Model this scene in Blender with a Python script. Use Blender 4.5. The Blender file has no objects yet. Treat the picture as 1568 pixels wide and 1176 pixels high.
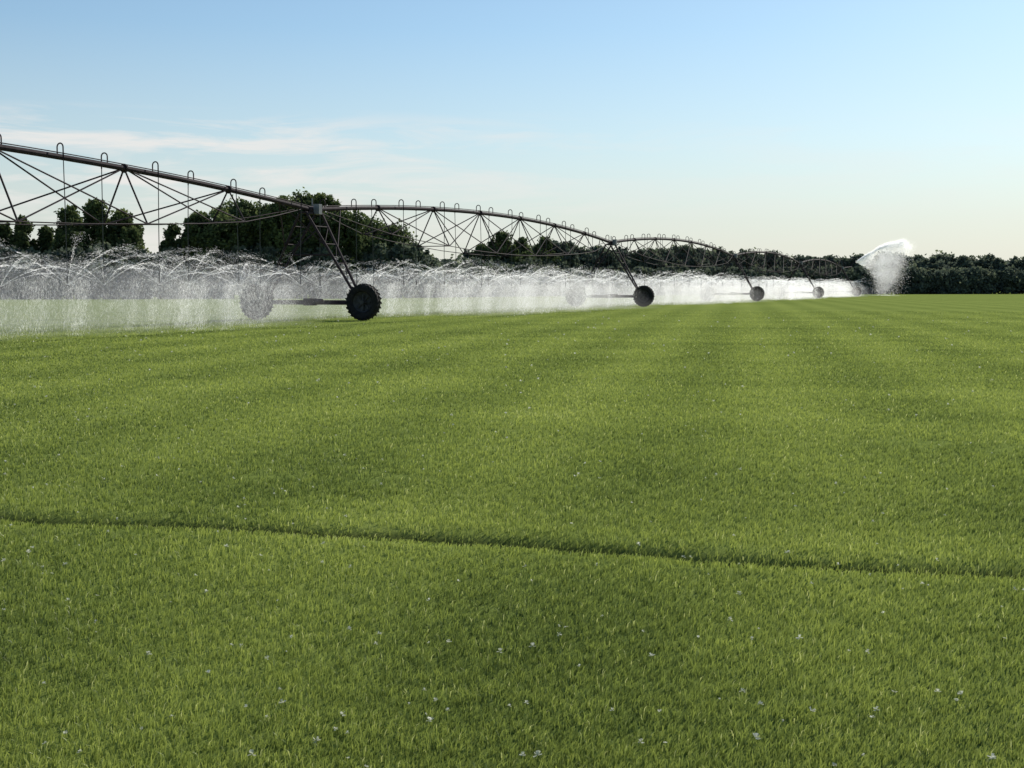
import bpy, bmesh, math, numpy as np
from mathutils import Vector
rng=np.random.default_rng(7)
F=2000.0; HC=1.27
scene=bpy.context.scene
scene.view_settings.view_transform='Standard'
try: scene.view_settings.look='None'
except Exception: pass
scene.view_settings.exposure=0
SAZ,SEL=33.0,31.0
S=np.array([math.sin(math.radians(SAZ))*math.cos(math.radians(SEL)),math.cos(math.radians(SAZ))*math.cos(math.radians(SEL)),math.sin(math.radians(SEL))])

# ---------------------------------------------------------------- helpers
def link(ob,parent=None):
    scene.collection.objects.link(ob)
    if parent: ob.parent=parent
    return ob
def mesh_np(name,V,Fc,mat,attr=None,domain='POINT',parent=None,smooth=False):
    V=np.asarray(V,dtype=np.float32); Fc=np.asarray(Fc,dtype=np.int32)
    k=Fc.shape[1]; m=bpy.data.meshes.new(name)
    m.vertices.add(len(V)); m.vertices.foreach_set('co',V.ravel())
    m.loops.add(Fc.size); m.loops.foreach_set('vertex_index',Fc.ravel())
    m.polygons.add(len(Fc)); m.polygons.foreach_set('loop_start',np.arange(len(Fc),dtype=np.int32)*k)
    m.polygons.foreach_set('loop_total',np.full(len(Fc),k,dtype=np.int32))
    if smooth: m.polygons.foreach_set('use_smooth',np.ones(len(Fc),dtype=bool))
    if attr is not None:
        a=m.attributes.new('tint','FLOAT',domain); a.data.foreach_set('value',np.asarray(attr,dtype=np.float32))
    m.update(calc_edges=True); m.materials.append(mat)
    return link(bpy.data.objects.new(name,m),parent)
class Geo:
    def __init__(s): s.v=[];s.f=[];s.n=0
    def add(s,v,f):
        s.v.append(np.asarray(v,float)); s.f+= [tuple(i+s.n for i in q) for q in f]; s.n+=len(v)
    def tube(s,p0,p1,r,n=6,r1=None):
        p0=np.array(p0,float);p1=np.array(p1,float); d=p1-p0; L=np.linalg.norm(d)
        if L<1e-6: return
        d/=L; a=np.cross(d,[0,0,1.0]) if abs(d[2])<.95 else np.cross(d,[1.0,0,0]); a/=np.linalg.norm(a); b=np.cross(d,a)
        r1=r if r1 is None else r1
        t=np.arange(n)*2*math.pi/n
        ring=np.outer(np.cos(t),a)+np.outer(np.sin(t),b)
        v=np.vstack([p0+ring*r,p1+ring*r1])
        f=[(i,(i+1)%n,n+(i+1)%n,n+i) for i in range(n)]+[tuple(range(n))[::-1],tuple(range(n,2*n))]
        s.add(v,f)
    def poly(s,pts,r,n=6):
        pts=np.array(pts,float); N=len(pts); t=np.arange(n)*2*math.pi/n; vs=[]
        a=None
        for i in range(N):
            d=pts[min(i+1,N-1)]-pts[max(i-1,0)]; d/=np.linalg.norm(d)
            if a is None:
                a=np.cross(d,[0,0,1.0]) if abs(d[2])<.95 else np.cross(d,[1.0,0,0])
            a=a-d*np.dot(a,d); a/=np.linalg.norm(a); b=np.cross(d,a)
            vs.append(pts[i]+(np.outer(np.cos(t),a)+np.outer(np.sin(t),b))*r)
        f=[]
        for i in range(N-1):
            for j in range(n): f.append((i*n+j,i*n+(j+1)%n,(i+1)*n+(j+1)%n,(i+1)*n+j))
        f+= [tuple(range(n))[::-1],tuple(range((N-1)*n,N*n))]
        s.add(np.vstack(vs),f)
    def box(s,c,ax,ay,az):
        c=np.array(c,float); v=[c+i*np.array(ax)+j*np.array(ay)+k*np.array(az) for i in(-1,1) for j in(-1,1) for k in(-1,1)]
        s.add(v,[(0,1,3,2),(4,6,7,5),(0,4,5,1),(2,3,7,6),(0,2,6,4),(1,5,7,3)])
    def obj(s,name,mat,parent=None,smooth=False):
        m=bpy.data.meshes.new(name); m.from_pydata(np.vstack(s.v).tolist(),[],s.f); m.update()
        if smooth: m.polygons.foreach_set('use_smooth',[True]*len(m.polygons))
        m.materials.append(mat); return link(bpy.data.objects.new(name,m),parent)
def closed(name,V,F_,mat,parent):
    me=bpy.data.meshes.new(name); me.from_pydata([tuple(v) for v in V],[],F_)
    bm=bmesh.new(); bm.from_mesh(me); bmesh.ops.triangulate(bm,faces=bm.faces[:]); bmesh.ops.recalc_face_normals(bm,faces=bm.faces[:])
    if bm.calc_volume(signed=True)<0: bmesh.ops.reverse_faces(bm,faces=bm.faces[:])
    bm.to_mesh(me); bm.free(); me.materials.append(mat); me.update()
    return link(bpy.data.objects.new(name,me),parent)
def hsh(i,j,seed):
    n=(i*374761393+j*668265263+seed*1442695041)&0xffffffff
    n=((n^(n>>13))*1274126177)&0xffffffff
    return ((n^(n>>16))&0xffff)/65535.0
def vnoise(x,y,seed=0):
    x=np.asarray(x,float);y=np.asarray(y,float)
    i=np.floor(x).astype(np.int64);j=np.floor(y).astype(np.int64);fx=x-i;fy=y-j
    fx=fx*fx*(3-2*fx);fy=fy*fy*(3-2*fy)
    return (hsh(i,j,seed)*(1-fx)+hsh(i+1,j,seed)*fx)*(1-fy)+(hsh(i,j+1,seed)*(1-fx)+hsh(i+1,j+1,seed)*fx)*fy

# ---------------------------------------------------------------- materials
def newmat(name):
    m=bpy.data.materials.new(name); m.use_nodes=True; nt=m.node_tree; nt.nodes.clear()
    out=nt.nodes.new('ShaderNodeOutputMaterial'); return m,nt,out
def ramp(nt,stops):
    r=nt.nodes.new('ShaderNodeValToRGB'); e=r.color_ramp.elements
    while len(e)<len(stops): e.new(.5)
    for q,(p,c) in zip(e,stops): q.position=p; q.color=(*c,1)
    return r
def leafmat(name,stops,trans=.4,gloss=.0):
    m,nt,out=newmat(name); L=nt.links
    at=nt.nodes.new('ShaderNodeAttribute'); at.attribute_name='tint'
    r=ramp(nt,stops); L.new(at.outputs['Fac'],r.inputs[0])
    d=nt.nodes.new('ShaderNodeBsdfDiffuse'); t=nt.nodes.new('ShaderNodeBsdfTranslucent'); mx=nt.nodes.new('ShaderNodeMixShader')
    mx.inputs[0].default_value=trans
    L.new(r.outputs[0],d.inputs[0]); L.new(r.outputs[0],t.inputs[0]); L.new(d.outputs[0],mx.inputs[1]); L.new(t.outputs[0],mx.inputs[2])
    last=mx
    if gloss>0:
        g=nt.nodes.new('ShaderNodeBsdfGlossy'); g.inputs['Roughness'].default_value=.45; g.inputs[0].default_value=(.8,.85,.7,1)
        m2=nt.nodes.new('ShaderNodeMixShader'); m2.inputs[0].default_value=gloss
        L.new(mx.outputs[0],m2.inputs[1]); L.new(g.outputs[0],m2.inputs[2]); last=m2
    L.new(last.outputs[0],out.inputs[0]); return m
def pbr(name,c1,c2,scale=8,rough=.5,metal=0,bump=.0,spec=.5):
    m,nt,out=newmat(name); L=nt.links
    tc=nt.nodes.new('ShaderNodeTexCoord'); n=nt.nodes.new('ShaderNodeTexNoise'); n.inputs['Scale'].default_value=scale; n.inputs['Detail'].default_value=5
    L.new(tc.outputs['Object'],n.inputs['Vector'])
    r=ramp(nt,[(.35,c1),(.65,c2)]); L.new(n.outputs['Fac'],r.inputs[0])
    b=nt.nodes.new('ShaderNodeBsdfPrincipled'); L.new(r.outputs[0],b.inputs['Base Color'])
    b.inputs['Roughness'].default_value=rough; b.inputs['Metallic'].default_value=metal; b.inputs['Specular IOR Level'].default_value=spec
    if bump:
        bp=nt.nodes.new('ShaderNodeBump'); bp.inputs['Strength'].default_value=bump; L.new(n.outputs['Fac'],bp.inputs['Height']); L.new(bp.outputs[0],b.inputs['Normal'])
    L.new(b.outputs[0],out.inputs[0]); return m
def volmat(name,dens,aniso,col=(1,.985,.955)):
    m,nt,out=newmat(name); v=nt.nodes.new('ShaderNodeVolumeScatter')
    v.inputs['Color'].default_value=(*col,1); v.inputs['Density'].default_value=dens; v.inputs['Anisotropy'].default_value=aniso
    nt.links.new(v.outputs[0],out.inputs['Volume'])
    try: m.cycles.homogeneous_volume=True
    except Exception: pass
    return m
M_steel=pbr('galvanised_steel',(.030,.022,.028),(.052,.039,.046),6,.7,0,0,.05)
M_rubber=pbr('tyre_rubber',(.010,.010,.011),(.022,.021,.020),9,.8,0,.2,.2)
M_rim=pbr('wheel_rim',(.03,.032,.035),(.07,.07,.07),7,.6,.2,0,.3)
M_hose=pbr('drop_hose',(.03,.03,.03),(.05,.05,.05),5,.5)
M_box=pbr('control_box_paint',(.12,.12,.13),(.2,.2,.21),3,.5)
M_bark=pbr('bark',(.03,.025,.02),(.08,.07,.055),6,.9,0,.5)
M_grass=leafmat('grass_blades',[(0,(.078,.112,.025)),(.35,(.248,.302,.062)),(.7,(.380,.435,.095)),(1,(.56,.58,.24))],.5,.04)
M_leaf=leafmat('tree_leaves',[(0,(.050,.068,.040)),(.5,(.115,.150,.062)),(1,(.23,.265,.09))],.4)  # leaf colours lightened, a little haze painted into them
M_far=leafmat('hazed_far_leaves',[(0,(.075,.096,.090)),(.5,(.128,.156,.112)),(1,(.21,.235,.13))],.38)  # paler, bluer greens: distance haze painted into the leaf colour
M_flower=leafmat('clover_petals',[(0,(.50,.52,.36)),(1,(.80,.80,.72))],.45)
M_water=leafmat('water_droplets',[(0,(.97,.97,.97)),(1,(1,1,1))],.85)
M_mist=volmat('mist_low',.027,.6); M_plume=volmat('mist_plume',.15,.6)

C1=np.array([-7.96,52.07]); U=np.array([14.7,37.6]); SP=np.linalg.norm(U); u=U/SP; nn=np.array([u[1],-u[0]])
def linec(x,y): return (x-C1[0])*u[0]+(y-C1[1])*u[1],(x-C1[0])*nn[0]+(y-C1[1])*nn[1]

# ground
RO=np.array([-.3,6.48]); e1=np.array([5,-1.5]);e1=e1/np.linalg.norm(e1); e2=np.array([-e1[1],e1[0]])
def rutcoord(x,y):
    return (x-RO[0])*e1[0]+(y-RO[1])*e1[1],(x-RO[0])*e2[0]+(y-RO[1])*e2[1]
def wob(a): return np.where(np.abs(a)<10,(vnoise(a*.8,a*0,3)-.5)*.20+(vnoise(a*3,a*0,13)-.5)*.06,0)
RS=.11; MW=(-.42,.91); MP=2*math.pi/5.2; MW2=(.985,-.17); MP2=2*math.pi/2.4
def gz(a,b):
    bb=b+wob(a); dep=.022+.04*vnoise(a*1.5,a*0+5,4)
    return -dep*np.exp(-(bb/RS)**2)+.008*np.exp(-((np.abs(bb)-.3)/.1)**2)
def ground_mat():
    m,nt,out=newmat('field_turf'); L=nt.links; N=nt.nodes
    tc=N.new('ShaderNodeTexCoord')
    def noise(scale,det,sx=1,sy=1,rz=0,rough=.6):
        mp=N.new('ShaderNodeMapping'); mp.inputs['Scale'].default_value=(sx,sy,1); mp.inputs['Rotation'].default_value=(0,0,rz)
        n=N.new('ShaderNodeTexNoise'); n.inputs['Scale'].default_value=scale; n.inputs['Detail'].default_value=det; n.inputs['Roughness'].default_value=rough
        L.new(tc.outputs['Object'],mp.inputs[0]); L.new(mp.outputs[0],n.inputs['Vector']); return n.outputs['Fac']
    def ma(op,a,b=0):
        q=N.new('ShaderNodeMath'); q.operation=op
        for i,v in enumerate((a,b)):
            if isinstance(v,(int,float)): q.inputs[i].default_value=v
            else: L.new(v,q.inputs[i])
        return q.outputs[0]
    fine=noise(9,8,rough=.75); mid=noise(.9,4); big=noise(.06,4,1,1); stripe=noise(.5,3,.07,1,math.radians(16))
    def wave(W,P):
        dt=N.new('ShaderNodeVectorMath'); dt.operation='DOT_PRODUCT'; L.new(tc.outputs['Object'],dt.inputs[0]); dt.inputs[1].default_value=(W[0]*P,W[1]*P,0)
        return ma('SINE',dt.outputs['Value'])
    s=ma('ADD',ma('MULTIPLY',fine,.5),ma('MULTIPLY',mid,.2)); s=ma('ADD',s,ma('MULTIPLY',big,.18)); s=ma('ADD',s,ma('MULTIPLY',stripe,.2)); s=ma('ADD',s,ma('MULTIPLY',wave(MW,MP),.010)); s=ma('ADD',s,ma('MULTIPLY',wave(MW2,MP2),.034))
    r=ramp(nt,[(.34,(.070,.100,.026)),(.49,(.182,.232,.056)),(.64,(.272,.322,.082)),(.80,(.35,.39,.13))])
    L.new(s,r.inputs[0])
    at=N.new('ShaderNodeAttribute'); at.attribute_name='tint'
    mx=N.new('ShaderNodeMix'); mx.data_type='RGBA'; L.new(at.outputs['Fac'],mx.inputs[0]); L.new(r.outputs[0],mx.inputs[6]); mx.inputs[7].default_value=(.030,.038,.014,1)
    d=N.new('ShaderNodeBsdfDiffuse'); L.new(mx.outputs[2],d.inputs[0])
    bp=N.new('ShaderNodeBump'); bp.inputs['Strength'].default_value=.6; bp.inputs['Distance'].default_value=.05; L.new(fine,bp.inputs['Height']); L.new(bp.outputs[0],d.inputs['Normal'])
    L.new(d.outputs[0],out.inputs[0]); return m
M_ground=ground_mat()
far=[40,80,150,300,600,1200,2500,5000]
fa=np.array([-q for q in far[::-1]]+[-20]+list(np.linspace(-10,10,151))+[20]+far)
fb=np.array([-q for q in far[::-1]]+[-20,-10,-5,-2,-1]+list(np.linspace(-.72,.72,61))+[1,2,5,10,20]+far)
A,B=np.meshgrid(fa,fb); X=RO[0]+A*e1[0]+B*e2[0]; Y=RO[1]+A*e1[1]+B*e2[1]; Z=gz(A,B)
RT=np.exp(-((B+wob(A))/RS)**2)
nr,nc=A.shape; idx=np.arange(nr*nc).reshape(nr,nc)
Q=np.stack([idx[:-1,:-1],idx[:-1,1:],idx[1:,1:],idx[1:,:-1]],-1).reshape(-1,4)
mesh_np('grass_field_ground',np.stack([X,Y,Z],-1).reshape(-1,3),Q,M_ground,RT.ravel(),smooth=True)

# ---------------------------------------------------------------- grass blades
def grass(N,rmin,rmax,half):
    r=np.exp(rng.uniform(math.log(rmin),math.log(rmax),N)); th=rng.uniform(-half,half,N)
    x=r*np.sin(th); y=r*np.cos(th); a,b=rutcoord(x,y); bb=b+wob(a)
    rv=-.15+1.5*(.6*vnoise(a*1.1,b*0,9)+.4*vnoise(a*3.5,b*0,19))
    inr=np.exp(-(bb/RS)**2)*np.clip(rv,.25,1); near=np.exp(-((bb+.2)/.18)**2)*np.clip(rv,0,1)
    keep=rng.random(N)>inr*.93
    bare=vnoise(x*1.3,y*1.3,21)*.6+vnoise(x*4,y*4,22)*.4
    keep&=rng.random(N)>np.clip((.25-bare)*5,0,.7)
    x,y,r,a,b,inr,near=x[keep],y[keep],r[keep],a[keep],b[keep],inr[keep],near[keep]; n=len(x)
    z=gz(a,b); la_,lb_=linec(x,y)
    clump=vnoise(x*14,y*14,31); mid=vnoise(x*1.1,y*1.1,32); big=vnoise(x*.16,y*.3,33); st=vnoise(a*.10,b*.8,34); st2=vnoise(a*.04,b*.28,35)
    mow=.5*np.sin((x*MW[0]+y*MW[1])*MP)+1.7*np.sin((x*MW2[0]+y*MW2[1])*MP2)
    H=(.016+.018*rng.random(n)+.010*clump)*(1-.5*inr)*(1-.25*near)*(1+.10*np.clip(r/20,0,1.5))
    H*=np.where(rng.random(n)<.01,1.6,1)
    W=.0016*np.clip(r/4,1,8)**.85*(.7+.6*rng.random(n))
    ang=rng.uniform(0,2*math.pi,n); wx,wy=np.cos(ang),np.sin(ang)
    la=rng.uniform(0,2*math.pi,n)+0; lm=H*(.15+.65*rng.random(n)**1.3)
    lx,ly=np.cos(la)*lm+.006,np.sin(la)*lm-.004
    P=np.zeros((n,5,3)); 
    P[:,0]=np.stack([x-wx*W,y-wy*W,z-.004],-1); P[:,1]=np.stack([x+wx*W,y+wy*W,z-.004],-1)
    mx,my=x+lx*.35,y+ly*.35
    P[:,2]=np.stack([mx-wx*W*.8,my-wy*W*.8,z+H*.6],-1); P[:,3]=np.stack([mx+wx*W*.8,my+wy*W*.8,z+H*.6],-1)
    P[:,4]=np.stack([x+lx,y+ly,z+H*(1-.25*lm/H)],-1)
    base=(np.arange(n)*5)[:,None]
    T=np.stack([base+[0,1,3],base+[0,3,2],base+[2,3,4]],1).reshape(-1,3)
    t=.44+.36*(rng.random(n)-.5)+.26*(clump-.5)+.20*(mid-.5)+.14*(big-.5)+.20*(st-.5)+.16*(st2-.5)-.25*inr+.048*mow
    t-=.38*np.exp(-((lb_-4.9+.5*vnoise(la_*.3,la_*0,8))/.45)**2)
    t=np.where(rng.random(n)<.025,.95,t)
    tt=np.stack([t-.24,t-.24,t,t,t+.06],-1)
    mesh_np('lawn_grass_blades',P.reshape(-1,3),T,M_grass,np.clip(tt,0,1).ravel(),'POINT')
grass(620000,2.5,75,.56)

def flowers(N):
    r=np.exp(rng.uniform(math.log(3),math.log(60),N)); th=rng.uniform(-.6,.6,N); V=[];T=[];C=[];n=0
    for q,h in zip(r,th):
        x,y=q*math.sin(h),q*math.cos(h); s=rng.uniform(.004,.0115)*(1 if q<8 else (q/8)**.8); z=rng.uniform(.03,.043)
        k=8; t=rng.uniform(0,6.28,k); ph=rng.uniform(-.3,1.3,k)
        for a,p in zip(t,ph):
            d=np.array([math.cos(a)*math.cos(p),math.sin(a)*math.cos(p),math.sin(p)]); w=np.array([-math.sin(a),math.cos(a),0])*.45
            c=np.array([x,y,z]); V+= [c+(d*.2-w*.5)*s,c+(d*.2+w*.5)*s,c+(d*1.1+w)*s,c+(d*1.2-w)*s]; T.append((n,n+1,n+2,n+3)); n+=4; C.append(rng.random())
    mesh_np('clover_flowers',V,T,M_flower,C,'FACE')
flowers(900)

# ---------------------------------------------------------------- centre pivot irrigator
u3=np.array([*u,0]); n3=np.array([*nn,0]); k3=np.array([0,0,1.])
TH=4.36; ARCH=.80
def ctr(t): return np.array([*(C1+U*t),0.])
def hp(t):
    s=t-math.floor(t); return TH+ARCH*4*s*(1-s)
def pp(t,a=0,h=None): return ctr(t)+n3*a+k3*(hp(t) if h is None else h)
root=bpy.data.objects.new('center_pivot_irrigator',None); link(root)
WB=2.42; HR=.725
def wheel_meshes():
    g=Geo(); prof=[(-.10,.40),(-.155,.44),(-.18,.55),(-.17,.64),(-.13,.685),(0,.695),(.13,.685),(.17,.64),(.18,.55),(.155,.44),(.10,.40)]
    n=40; vs=[];f=[]
    for i in range(n):
        t=i*2*math.pi/n
        for a,r in prof: vs.append((a,r*math.cos(t),r*math.sin(t)))
    m=len(prof)
    for i in range(n):
        for j in range(m-1):
            f.append((i*m+j,i*m+j+1,((i+1)%n)*m+j+1,((i+1)%n)*m+j))
    g.add(vs,f)
    for i in range(24):
        for sd in(-1,1):
            t=i*2*math.pi/24+(0 if sd>0 else math.pi/24)
            rad=np.array([0,math.cos(t),math.sin(t)]); tan=np.array([0,-math.sin(t),math.cos(t)])
            ax=np.array([sd*.085,0,0])+tan*.05
            g.box(rad*.695+np.array([sd*.09,0,0]),ax,tan*.022,rad*.022)
            g.box(rad*.65+np.array([sd*.165,0,0])+tan*.05,np.array([.02,0,0]),tan*.022,rad*.05)
    h=Geo(); vs=[];f=[]; prof=[(-.10,.405),(-.06,.37),(-.02,.33),(.0,.30),(.03,.16),(.05,.13),(.05,.0001)]
    m=len(prof)
    for i in range(n):
        t=i*2*math.pi/n
        for a,r in prof: vs.append((a,r*math.cos(t),r*math.sin(t)))
    for i in range(n):
        for j in range(m-1): f.append((i*m+j,i*m+j+1,((i+1)%n)*m+j+1,((i+1)%n)*m+j))
    h.add(vs,f)
    h.tube((-.16,0,0),(.1,0,0),.09,12)
    for i in range(8):
        t=i*math.pi/4; c=np.array([-.02,.21*math.cos(t),.21*math.sin(t)]); rad=np.array([0,math.cos(t),math.sin(t)]);tan=np.array([0,-math.sin(t),math.cos(t)])
        h.box(c,np.array([.035,0,0]),tan*.022,rad*.11)
        h.tube(np.array([-.08,.1*math.cos(t+.3),.1*math.sin(t+.3)]),np.array([-.2,.1*math.cos(t+.3),.1*math.sin(t+.3)])*[.6,1,1],.015,5)
    return g,h
wg,wh=wheel_meshes()
def local_mesh(g,name,mat):
    m=bpy.data.meshes.new(name); m.from_pydata(np.vstack(g.v).tolist(),[],g.f); m.materials.append(mat); m.update(); return m
mt=local_mesh(wg,'tyre',M_rubber); mr=local_mesh(wh,'wheel_rim',M_rim)
yaw=math.atan2(u[1],u[0])
hd=Geo()
for ti in range(-1,5):
    g=Geo(); c=ctr(ti)
    L=lambda a,b,h: c+u3*a+n3*b+k3*h
    g.box(L(0,0,.70),u3*.09,n3*(WB-.12),k3*.09)
    g.tube(L(-.17,-WB+.2,.66),L(-.17,WB-.2,.66),.022,6)
    g.box(L(-.14,0,.72),u3*.16,n3*.22,k3*.14); g.tube(L(-.14,.2,.74),L(-.14,.55,.74),.11,10)
    for sd in(-1,1):
        g.box(L(-.02,sd*(WB-.15),.70),u3*.14,n3*.12,k3*.14)
        g.tube(L(-.32,sd*WB,HR),L(.1,sd*WB,HR),.05,8)
        for e in(-1,1):
            g.tube(L(e*.14,sd*(WB-.25),.78),L(e*.62,sd*.13,TH-.12),.055,6)
        for q in(.2,.42,.64,.84):
            b=sd*((WB-.25)*(1-q)+.13*q); aa=.14*(1-q)+.62*q; h=.78*(1-q)+(TH-.12)*q
            g.tube(L(-aa,b,h),L(aa,b,h),.022,5)
        for q0,q1 in((.2,.42),(.42,.64),(.64,.84)):
            f_=lambda q,e:L(e*(.14*(1-q)+.62*q),sd*((WB-.25)*(1-q)+.13*q),.78*(1-q)+(TH-.12)*q)
            g.tube(f_(q0,-1),f_(q1,1),.016,5)
        for e in(-1,1):
            q=.60; p=L(e*(.14*(1-q)+.62*q),sd*((WB-.25)*(1-q)+.13*q),.78*(1-q)+(TH-.12)*q)
            g.tube(p,L(e*2.3,sd*.05,hp(ti+e*2.3/SP)-.08),.026,5)
    for q in(.52,):
        b=(WB-.25)*(1-q)+.13*q; aa=.14*(1-q)+.62*q; h=.78*(1-q)+(TH-.12)*q
        for e in(-1,1): g.tube(L(e*aa,-b,h),L(e*aa,b,h),.028,5)
    g.box(L(0,0,TH-.14),u3*.7,n3*.16,k3*.04)
    g.tube(L(-.25,0,TH),L(.25,0,TH),.14,10)
    g.obj('tower_frame',M_steel,root)
    bx=Geo(); bx.box(L(.1,.25,TH+.02),u3*.12,n3*.13,k3*.2); bx.tube(L(.1,0,TH+.1),L(.1,0,TH+.45),.03,6); bx.obj('tower_control_box',M_box,root)
    for sd in(-1,1):
        p=L(-.22,sd*WB,HR)
        for me,nm in((mt,'tyre'),(mr,'wheel_rim')):
            o=bpy.data.objects.new(nm,me); o.location=p; o.rotation_euler=(0,0,yaw); link(o,root)
NS=7
depth={0:.12,1:1.15,2:1.75,3:2.08,4:2.08,5:1.75,6:1.15,7:.12}
heads=[]
hoses=Geo(); goose=Geo()
for sp in range(-1,4):
    g=Geo()
    g.poly([pp(sp+min(max(s,0.0001),.9999)) for s in np.linspace(0,1,29)],.088,10)
    g.poly([pp(sp+min(max(s,0.0001),.9999))+n3*.02+k3*.12 for s in np.linspace(0,1,29)],.018,5)
    def st(i,sd):
        s=min(max(i/NS,.025),.975); w={0:.15,NS:.15}.get(i,.35+.28*depth[i]); return pp(sp+s,sd*w,hp(sp+s)-depth[i])
    for i in range(1,NS):
        g.tube(pp(sp+i/NS)-u3*.03,pp(sp+i/NS)+u3*.03,.145,12)
        a,b=st(i,-1),st(i,1); top=pp(sp+i/NS)
        g.tube(top,a,.030,5); g.tube(top,b,.030,5); g.tube(a,b,.022,5)
    for i in range(NS):
        for sd in(-1,1):
            p,q=st(i,sd),st(i+1,sd)
            mid=(p+q)/2-k3*.03; g.poly([p,mid,q],.019,5)
            if 0<i:  g.tube(pp(sp+i/NS),st(i+1,sd) if i<NS-1 else st(i,sd),.026,5)
            if i<NS-1: g.tube(pp(sp+(i+1)/NS),st(i,sd) if i>0 else st(i+1,sd),.026,5)
    g.obj('span_truss',M_steel,root)
    for k in range(18):
        t=sp+(k+.5)/18; p=pp(t); sd=1 if k%2 else -1
        arc=[p+k3*.08]
        for q in np.linspace(0,math.pi,8): arc.append(p+n3*sd*(.11-.11*math.cos(q))+k3*(.27+.11*math.sin(q)))
        arc.append(p+n3*sd*.22-k3*.1)
        goose.poly(arc,.022,5)
        e=p+n3*sd*.22; hz=1.42+rng.uniform(-.05,.05)
        sway=n3*rng.uniform(-.06,.06)+u3*rng.uniform(-.06,.06)
        h1=np.array([e[0],e[1],hz])+sway
        hoses.poly([e-k3*.1,(e-k3*.1)*.5+h1*.5+sway*.2,h1],.015,5)
        hd.tube(h1-k3*.02,h1+k3*.16,.028,6); hd.tube(h1-k3*.10,h1-k3*.08,.05,8); hd.tube(h1-k3*.1,h1,.008,4)
        heads.append((h1-k3*.08,t))
g=Geo(); OV=13.0
top=pp(4.0)
g.poly([top+u3*s*OV+k3*(.35*s) for s in np.linspace(0,1,8)],.075,8)
mast=top+k3*1.5; 
for sd in(-1,1):
    g.tube(top+n3*sd*.5,mast,.04,5)
    for s in(.35,.65,.95): g.tube(mast,top+u3*s*OV+k3*(.35*s),.014,4)
g.tube(mast,pp(3.9),.014,4)
ge=top+u3*OV+k3*.35
g.tube(ge,ge+k3*.5,.07,8); 
JD=np.array([.95,.31,0]); JD/=np.linalg.norm(JD)
g.tube(ge+k3*.5,ge+k3*.5+JD*.9+k3*.42,.06,8,.03)
g.obj('end_gun_overhang',M_steel,root)
for s in(.2,.4,.6,.8):
    p=top+u3*OV*s; h1=np.array([p[0],p[1],1.45]); hoses.poly([p,h1],.013,5); heads.append((h1,4+s*.3))
goose.obj('gooseneck_pipes',M_steel,root); hoses.obj('drop_hoses',M_hose,root); hd.obj('sprinkler_heads',M_hose,root)

# ---------------------------------------------------------------- water spray
spray=bpy.data.objects.new('sprinkler_water_spray',None); link(spray)
def streaks(P,T,Lc,W,name,mat,parent=None):
    T=T/np.linalg.norm(T,axis=1,keepdims=True)
    w=np.cross(T,S); w/= (np.linalg.norm(w,axis=1,keepdims=True)+1e-6)
    w+=rng.normal(0,.25,w.shape); w/=np.linalg.norm(w,axis=1,keepdims=True)
    V=np.stack([P-w*W[:,None]*.5,P+w*W[:,None]*.5,P+T*Lc[:,None]],1).reshape(-1,3)
    return mesh_np(name,V,np.arange(len(V)).reshape(-1,3),mat,rng.random(len(P)),'FACE',parent=parent)
def clearwheel(P):
    d=P[:,:2]-C1; t=d@u/SP; a=d@nn; du=np.abs(t-np.round(t))*SP
    return ~((a>1.2+.25*np.maximum(0,du-3.0))&(du<9)&(t>-.5))
def mist(name,prof,mat,seed,t0=-.85,t1=4.28):
    ts=np.arange(t0*SP,t1*SP,.55); m=len(prof); V=[]
    pr=np.array(prof); j=np.arange(m)
    for i,d in enumerate(ts):
        t=d/SP; du=abs(t-round(t))*SP; tap=min(1,(i+.3)/4,(len(ts)-i-.7)/4)
        wv=vnoise(np.full(m,d*.55),j*.7,seed)-.5; wv2=vnoise(np.full(m,d*1.6),j*1.7,seed+1)-.5; wh=vnoise(np.full(m,d*.35),j*.9,seed+2)-.5
        um=.16*math.cos(2*math.pi*(d/(SP/18)-.5))
        o=pr[:,0]*(.35+.65*tap)+ (wv*1.6+wv2*1.0)*np.sign(pr[:,0]); h=pr[:,1].copy()
        free=(h>.5); h=np.where(free,h+(wh*.6+wv2*.25+um)*np.clip(h-.5,0,1),h)
        near=(round(t)>=0) and du<7
        if near: lim=1.3+.2*max(0,du-2.5)+.6*wv; o=np.minimum(o,np.maximum(lim,.6))
        for a_,h_ in zip(o,h): V.append(ctr(t)+n3*a_+k3*h_)
    F_=[]
    n=len(ts)
    for i in range(n-1):
        for q in range(m): F_.append((i*m+q,i*m+(q+1)%m,(i+1)*m+(q+1)%m,(i+1)*m+q))
    F_+= [tuple(range(m))[::-1],tuple(range((n-1)*m,n*m))]
    closed(name,V,F_,mat,spray)
mist('falling_mist',[(-4.7,.03),(-4.5,.7),(-3.9,1.3),(-3.0,1.7),(-1.6,1.95),(0,1.8),(1.6,1.95),(3.0,1.7),(3.9,1.3),(4.5,.7),(4.7,.03)],M_mist,11)
PP=[];TT=[];LL=[];WW=[]
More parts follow.
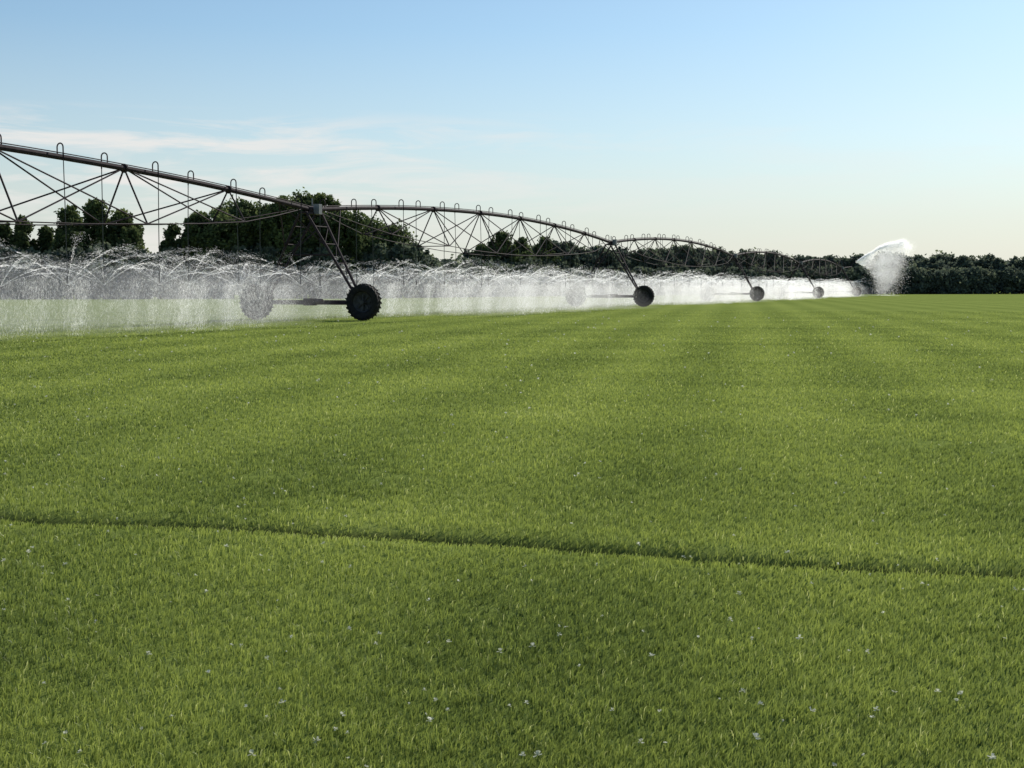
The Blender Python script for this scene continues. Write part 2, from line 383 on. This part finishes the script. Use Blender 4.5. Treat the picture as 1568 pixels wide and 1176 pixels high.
for (h,t) in heads:
    dist=math.hypot(h[0],h[1])
    if t<-.72: continue
    n=int(5600 if dist<60 else 4600 if dist<95 else 2600)
    W0=.0034 if dist<60 else .0052 if dist<95 else .011
    ns=11; az0=rng.uniform(0,6.28)
    k=rng.integers(0,ns,n); el=np.radians(27+17*hsh(k,k*0+int(t*1000)+2000,5)); az=az0+k*2*math.pi/ns
    tau=rng.random(n)**.95*1.15
    spread=.006+.12*tau**1.7
    az=az+rng.normal(0,1,n)*spread; el=el+rng.normal(0,1,n)*spread*.3
    v=6.7*(.82+.3*hsh(k,k*0+7+int(t*777)+3000,6))*(1+rng.normal(0,1,n)*spread*.5)
    kd=.55
    ex=(1-np.exp(-kd*tau))/kd
    r=v*np.cos(el)*ex; z=h[2]+v*np.sin(el)*tau*.98-4.9*tau**2*.92
    x=h[0]+r*np.cos(az)-.25*tau**2; y=h[1]+r*np.sin(az)-.1*tau**2
    vx=v*np.cos(el)*np.exp(-kd*tau); vz=v*np.sin(el)-9.0*tau
    T=np.stack([vx*np.cos(az)-.4*tau,vx*np.sin(az),vz],-1)
    P=np.stack([x,y,z],-1)
    ok=(z>.02)&clearwheel(P)
    ln=(.03+.08*rng.random(n))*(.8+.5*tau); wd=W0*(.6+.8*rng.random(n))*np.where(tau<.6,1.35,.75)
    PP.append(P[ok]);TT.append(T[ok]);LL.append(ln[ok]);WW.append(wd[ok])
    m=int(n*.65); nc_=7
    ca=rng.uniform(0,6.28,nc_); cr_=4.4*np.sqrt(rng.random(nc_)); kk=rng.integers(0,nc_,m)
    sg=.08+.26*rng.random(nc_)
    x=h[0]+cr_[kk]*np.cos(ca[kk])+rng.normal(0,1,m)*sg[kk];y=h[1]+cr_[kk]*np.sin(ca[kk])+rng.normal(0,1,m)*sg[kk]
    z=rng.random(m)*(1.75-cr_[kk]*.08)
    x-=.10*(1.7-z)
    P=np.stack([x,y,z],-1); T=np.stack([-.15+rng.normal(0,.06,m),rng.normal(0,.06,m),-np.ones(m)],-1)
    ok=(z>.02)&clearwheel(P)
    PP.append(P[ok]);TT.append(T[ok]);LL.append((.05+.08*rng.random(m))[ok]);WW.append((W0*.75*(.6+.8*rng.random(m)))[ok])
streaks(np.vstack(PP),np.vstack(TT),np.concatenate(LL),np.concatenate(WW),'droplet_streams',M_water,spray)
# end gun plume
gun=bpy.data.objects.new('end_gun_water_jet',None); link(gun)
P0=ge+k3*.5+JD*.9+k3*.42; R=10.2; side=np.array([JD[1],-JD[0],0])
def arch(s): return P0[2]+3.3*np.sin(np.minimum(s/.88,1.13)*math.pi/2)
n=120000; s=np.clip(rng.random(n)**.75+rng.normal(0,.04,n),0,1.15)
H=arch(s)
fall=rng.random(n)**1.25*(.10+.9*np.clip(s*1.4,0,1)); jet=rng.random(n)<.15
fall=np.where(jet,fall*.10,fall)
lat=rng.normal(0,1,n)*(.1+1.3*s*(.35+fall))
nz=vnoise(s*7,fall*4,50); nz2=vnoise(s*18,fall*9,52)
kp=rng.random(n)<np.clip(-.12+1.35*(.65*vnoise(s*9-fall*2,fall*2.2,51)+.35*nz2)*(1.15-.65*fall),0,1)
fall=np.clip(fall+.16*(nz-.5),0,1)
base=P0[None,:]+JD[None,:]*(s*R-fall**1.4*4.2*s+rng.normal(0,.35,n)*(fall+.6*s)+(nz2-.5)*.7*s)[:,None]
P=base+side[None,:]*lat[:,None]; P[:,2]=np.maximum(H*(1-fall)+rng.normal(0,.30,n)*s,.05)
T=np.stack([JD[0]*.4+rng.normal(0,.3,n),JD[1]*.4+rng.normal(0,.3,n),-.3-fall],-1)
q_=.06+.08*rng.random(n); w_=.010+.013*rng.random(n)
streaks(P[kp],T[kp],q_[kp],w_[kp],'jet_droplets',M_water,gun)
rs=[];m=14; ss=np.linspace(.04,.93,26)
for i,q in enumerate(ss):
    top_=float(arch(q))-.3*q; cl=min(1,max(0,(q-.02)*1.6)); bot=max(.1,top_*(1-cl)-.3 if q>.05 else top_-.2); wd=.12+1.3*q
    tap=1 if i<len(ss)-2 else .6
    for j in range(m):
        a=j*2*math.pi/m; zz=(top_+bot)/2+(top_-bot)/2*math.sin(a)*tap+.4*(rng.random()-.5)*q; fl=(top_-zz)/top_
        rs.append(P0*[1,1,0]+JD*(q*R-max(0,fl)**1.5*4.0*q)-side*math.cos(a)*wd*rng.uniform(.8,1.1)+k3*max(zz,.08))
F_=[]
for i in range(len(ss)-1):
    for q in range(m): F_.append((i*m+q,i*m+(q+1)%m,(i+1)*m+(q+1)%m,(i+1)*m+q))
F_+=[tuple(range(m))[::-1],tuple(range((len(ss)-1)*m,len(ss)*m))]
closed('jet_mist',rs,F_,M_plume,gun)

# ---------------------------------------------------------------- trees
def treegeo(x,y,H,Wd,kind,seed,bark,lf_scale=1.0):
    r=np.random.default_rng(seed); c=np.array([x,y,0.])
    bark.tube(c,c+k3*H*.45,.022*H,7,.014*H); bark.tube(c+k3*H*.45,c+k3*H*.9+np.array([r.normal(0,.2),0,0]),.014*H,6,.02)
    cl=[]
    ncl=int(16+H*2.8)
    for i in range(ncl):
        q=r.random()**.8
        zz=H*(.12+.84*q) if kind!='bush' else H*(.05+.88*q)
        prof={'birch':math.sin(min(1,(1-q)*1.15+.06)*math.pi/2)**.8*(.55+.45*min(1,q*3)),
              'round':math.sqrt(max(0,1-((q-.42)/.62)**2)),'bush':math.sqrt(max(0,1-(q)**2))}[kind]
        rad=Wd*.5*prof*math.sqrt(r.random())*1.05; a=r.uniform(0,6.28)
        p=c+np.array([rad*math.cos(a),rad*math.sin(a),zz]); rr=(.35+.65*r.random())*Wd*.20*(1.15-.5*q)+.25
        if kind=='birch': rr*=.85
        cl.append((p,rr,r.random()))
        st_=c+k3*max(.15*H,zz-rad*.8-.3)
        bark.tube(st_,p,.006*H,4,.012)
    for i in range(int(6+Wd*1.9)):
        a=r.uniform(0,6.28); rad=Wd*.45*math.sqrt(r.random()); top=H*(1.0-.35*(rad/(Wd*.5))**1.2)*r.uniform(.88,1.08)
        b=c+np.array([rad*math.cos(a),rad*math.sin(a),top*.72])
        e=b+np.array([r.normal(0,.3),r.normal(0,.3),top*.28]); bark.tube(b,e,.03,4,.008)
        for j in range(6): cl.append((b+(e-b)*(j/6+.1),.46-.06*j,r.random()))
    Ps=[];Cs=[];Sz=[]
    for p,rr,t in cl:
        n=int((26+130*rr)*lf_scale); d=r.normal(0,1,(n,3)); d/=np.linalg.norm(d,axis=1,keepdims=True)
        d*=(r.random((n,1))**.45+.35*(r.random((n,1))<.12))*rr*np.array([1.15,1.15,.95])*r.uniform(.8,1.4)
        Ps.append(p+d); Cs.append(np.clip(.08+.5*t+.28*(d[:,2]/rr)+.25*(r.random(n)-.5),0,1)); Sz.append((.13+.15*r.random(n))/math.sqrt(lf_scale))  # tint rises toward each clump's top: clump shading painted into the leaves
    P=np.vstack(Ps);Cc=np.concatenate(Cs);Z_=np.concatenate(Sz)
    ok=P[:,2]>.05; P,Cc,Z_=P[ok],Cc[ok],Z_[ok]; n=len(P)
    a=r.normal(0,1,(n,3)); a/=np.linalg.norm(a,axis=1,keepdims=True); b=np.cross(a,r.normal(0,1,(n,3))); b/=np.linalg.norm(b,axis=1,keepdims=True)
    Z_=Z_[:,None]; V=np.stack([P-a*Z_,P+a*Z_*.3+b*Z_*.7,P+a*Z_,P-b*Z_*.6],1)
    return V.reshape(-1,3),Cc
def zline(px): return float(np.interp(px,[-600,0,645,850,1240,1568,2300],[150,150,170,212,272,286,300]))
def place(px,ytop,dz=0):
    z=zline(px)+dz; return (px-784)/F*z,z,HC+(441-ytop)/F*z
near=[(-60,335,70,'birch'),(8,342,36,'birch'),(40,330,40,'birch'),(74,345,34,'birch'),(110,312,56,'birch'),(150,308,76,'birch'),(192,322,54,'birch'),(212,343,32,'birch'),
(272,340,46,'birch'),(305,326,70,'birch'),(338,320,90,'round'),(372,310,90,'round'),(405,314,80,'round'),(436,299,84,'birch'),(468,295,84,'birch'),(500,298,76,'birch'),(530,322,84,'round'),(568,336,84,'round'),(600,348,76,'round'),(628,374,40,'round'),
(738,374,50,'birch'),(768,356,56,'birch'),(800,364,54,'birch'),(832,362,50,'birch')]
for i,(px,yt,w,kd) in enumerate(near):
    x,z,H=place(px,yt,rng.uniform(-3,3)); bk=Geo()
    V,Cc=treegeo(x,z,H,w*z/F,kd,100+i,bk,1.0)
    o=bk.obj('birch_tree' if kd=='birch' else 'willow_tree',M_bark)
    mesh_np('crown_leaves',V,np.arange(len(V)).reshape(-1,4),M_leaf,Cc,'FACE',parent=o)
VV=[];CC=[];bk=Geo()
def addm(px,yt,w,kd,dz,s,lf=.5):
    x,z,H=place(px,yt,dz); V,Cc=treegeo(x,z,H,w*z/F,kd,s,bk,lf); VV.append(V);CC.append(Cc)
s=1000
px=850
while px<1900:
    yt=np.interp(px,[850,900,1000,1060,1120,1200,1240,1300,1390,1490,1568,2200],[368,380,382,376,386,388,394,392,395,390,394,385])+rng.uniform(-4,8)
    addm(px,yt,rng.uniform(30,56),rng.choice(['round','round','birch']),rng.uniform(-5,8),s,.4); s+=1; px+=rng.uniform(11,22)
px=640
while px<850:
    addm(px,np.interp(px,[640,660,700,730,850],[385,402,398,388,385])+rng.uniform(-4,4),40,'round',rng.uniform(4,12),s); s+=1; px+=14
px=-300
while px<0:
    addm(px,rng.uniform(320,350),60,'birch',rng.uniform(-3,5),s,.5); s+=1; px+=34
px=-300
while px<850:
    yt=np.interp(px,[0,200,235,270,640,660,850],[383,380,392,375,378,402,398])+rng.uniform(-5,5)
    addm(px,yt,44,'bush',rng.uniform(-6,-2),s,.6); s+=1; px+=14
px=850
while px<1900:
    addm(px,rng.uniform(408,416),44,'bush',-8,s,.45); s+=1; px+=16
V=np.vstack(VV)
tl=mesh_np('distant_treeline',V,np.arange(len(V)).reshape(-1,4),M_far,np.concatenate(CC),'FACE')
bk.obj('trunks',M_bark,tl)

# ---------------------------------------------------------------- light, sky, camera
sun=bpy.data.lights.new('sun','SUN'); sun.energy=5.0; sun.angle=math.radians(.5); sun.color=(1,.94,.83)
so=bpy.data.objects.new('sun',sun); so.rotation_euler=Vector(S.tolist()).to_track_quat('Z','Y').to_euler(); so.location=(60,60,60); link(so)
w=bpy.data.worlds.new('World'); scene.world=w; w.use_nodes=True; nt=w.node_tree; nt.nodes.clear(); L=nt.links; N=nt.nodes
out=N.new('ShaderNodeOutputWorld'); bg=N.new('ShaderNodeBackground'); bg.inputs[1].default_value=.112
sky=N.new('ShaderNodeTexSky'); sky.sky_type='NISHITA'; sky.sun_disc=False; sky.sun_elevation=math.radians(SEL); sky.sun_rotation=math.radians(SAZ)
sky.air_density=1.0; sky.dust_density=.3; sky.ozone_density=2.6
tn=N.new('ShaderNodeMix'); tn.data_type='RGBA'; tn.blend_type='MULTIPLY'; tn.inputs[0].default_value=1; L.new(sky.outputs[0],tn.inputs[6]); tn.inputs[7].default_value=(.88,.99,.99,1)
tc=N.new('ShaderNodeTexCoord')
sep=N.new('ShaderNodeSeparateXYZ'); L.new(tc.outputs['Generated'],sep.inputs[0])
hz=ramp(nt,[(0.0,(.9,.9,.9)),(.05,(.70,.70,.70)),(.11,(.34,.34,.34)),(.19,(.07,.07,.07)),(.4,(0,0,0))]); L.new(sep.outputs['Z'],hz.inputs[0])
mh=N.new('ShaderNodeMix'); mh.data_type='RGBA'; L.new(hz.outputs[0],mh.inputs[0]); L.new(tn.outputs[2],mh.inputs[6]); mh.inputs[7].default_value=(6.25,6.2,5.85,1)
mp=N.new('ShaderNodeMapping'); mp.inputs['Scale'].default_value=(3.2,3.2,26); mp.inputs['Rotation'].default_value=(0,math.radians(3),0); mp.inputs['Location'].default_value=(1.3,.4,2.2)
L.new(tc.outputs['Generated'],mp.inputs[0])
no=N.new('ShaderNodeTexNoise'); no.inputs['Scale'].default_value=2.4; no.inputs['Detail'].default_value=8; no.inputs['Roughness'].default_value=.62; no.inputs['Distortion'].default_value=.6
L.new(mp.outputs[0],no.inputs['Vector'])
cr=ramp(nt,[(.45,(0,0,0)),(.62,(1,1,1))]); L.new(no.outputs['Fac'],cr.inputs[0])
band=ramp(nt,[(0.0,(.5,.5,.5)),(.08,(1,1,1)),(.115,(.9,.9,.9)),(.132,(0,0,0))]); L.new(sep.outputs['Z'],band.inputs[0])
side_=N.new('ShaderNodeMapRange'); side_.inputs[1].default_value=.12; side_.inputs[2].default_value=-.22; side_.inputs[3].default_value=.12; side_.inputs[4].default_value=.85
L.new(sep.outputs['X'],side_.inputs[0])
m1=N.new('ShaderNodeMath'); m1.operation='MULTIPLY'; L.new(cr.outputs[0],m1.inputs[0]); L.new(band.outputs[0],m1.inputs[1])
m2=N.new('ShaderNodeMath'); m2.operation='MULTIPLY'; L.new(m1.outputs[0],m2.inputs[0]); L.new(side_.outputs[0],m2.inputs[1])
mix=N.new('ShaderNodeMix'); mix.data_type='RGBA'; L.new(m2.outputs[0],mix.inputs[0]); L.new(mh.outputs[2],mix.inputs[6]); mix.inputs[7].default_value=(7.8,7.5,7.2,1)
L.new(mix.outputs[2],bg.inputs[0]); L.new(bg.outputs[0],out.inputs[0])
cam=bpy.data.cameras.new('camera'); co=bpy.data.objects.new('camera',cam); link(co)
cam.sensor_width=36; cam.lens=36*F/1568; cam.clip_start=.05; cam.clip_end=8000
co.location=(0,0,HC); co.rotation_euler=(math.radians(90)-math.atan(147/F),0,0)
scene.camera=co
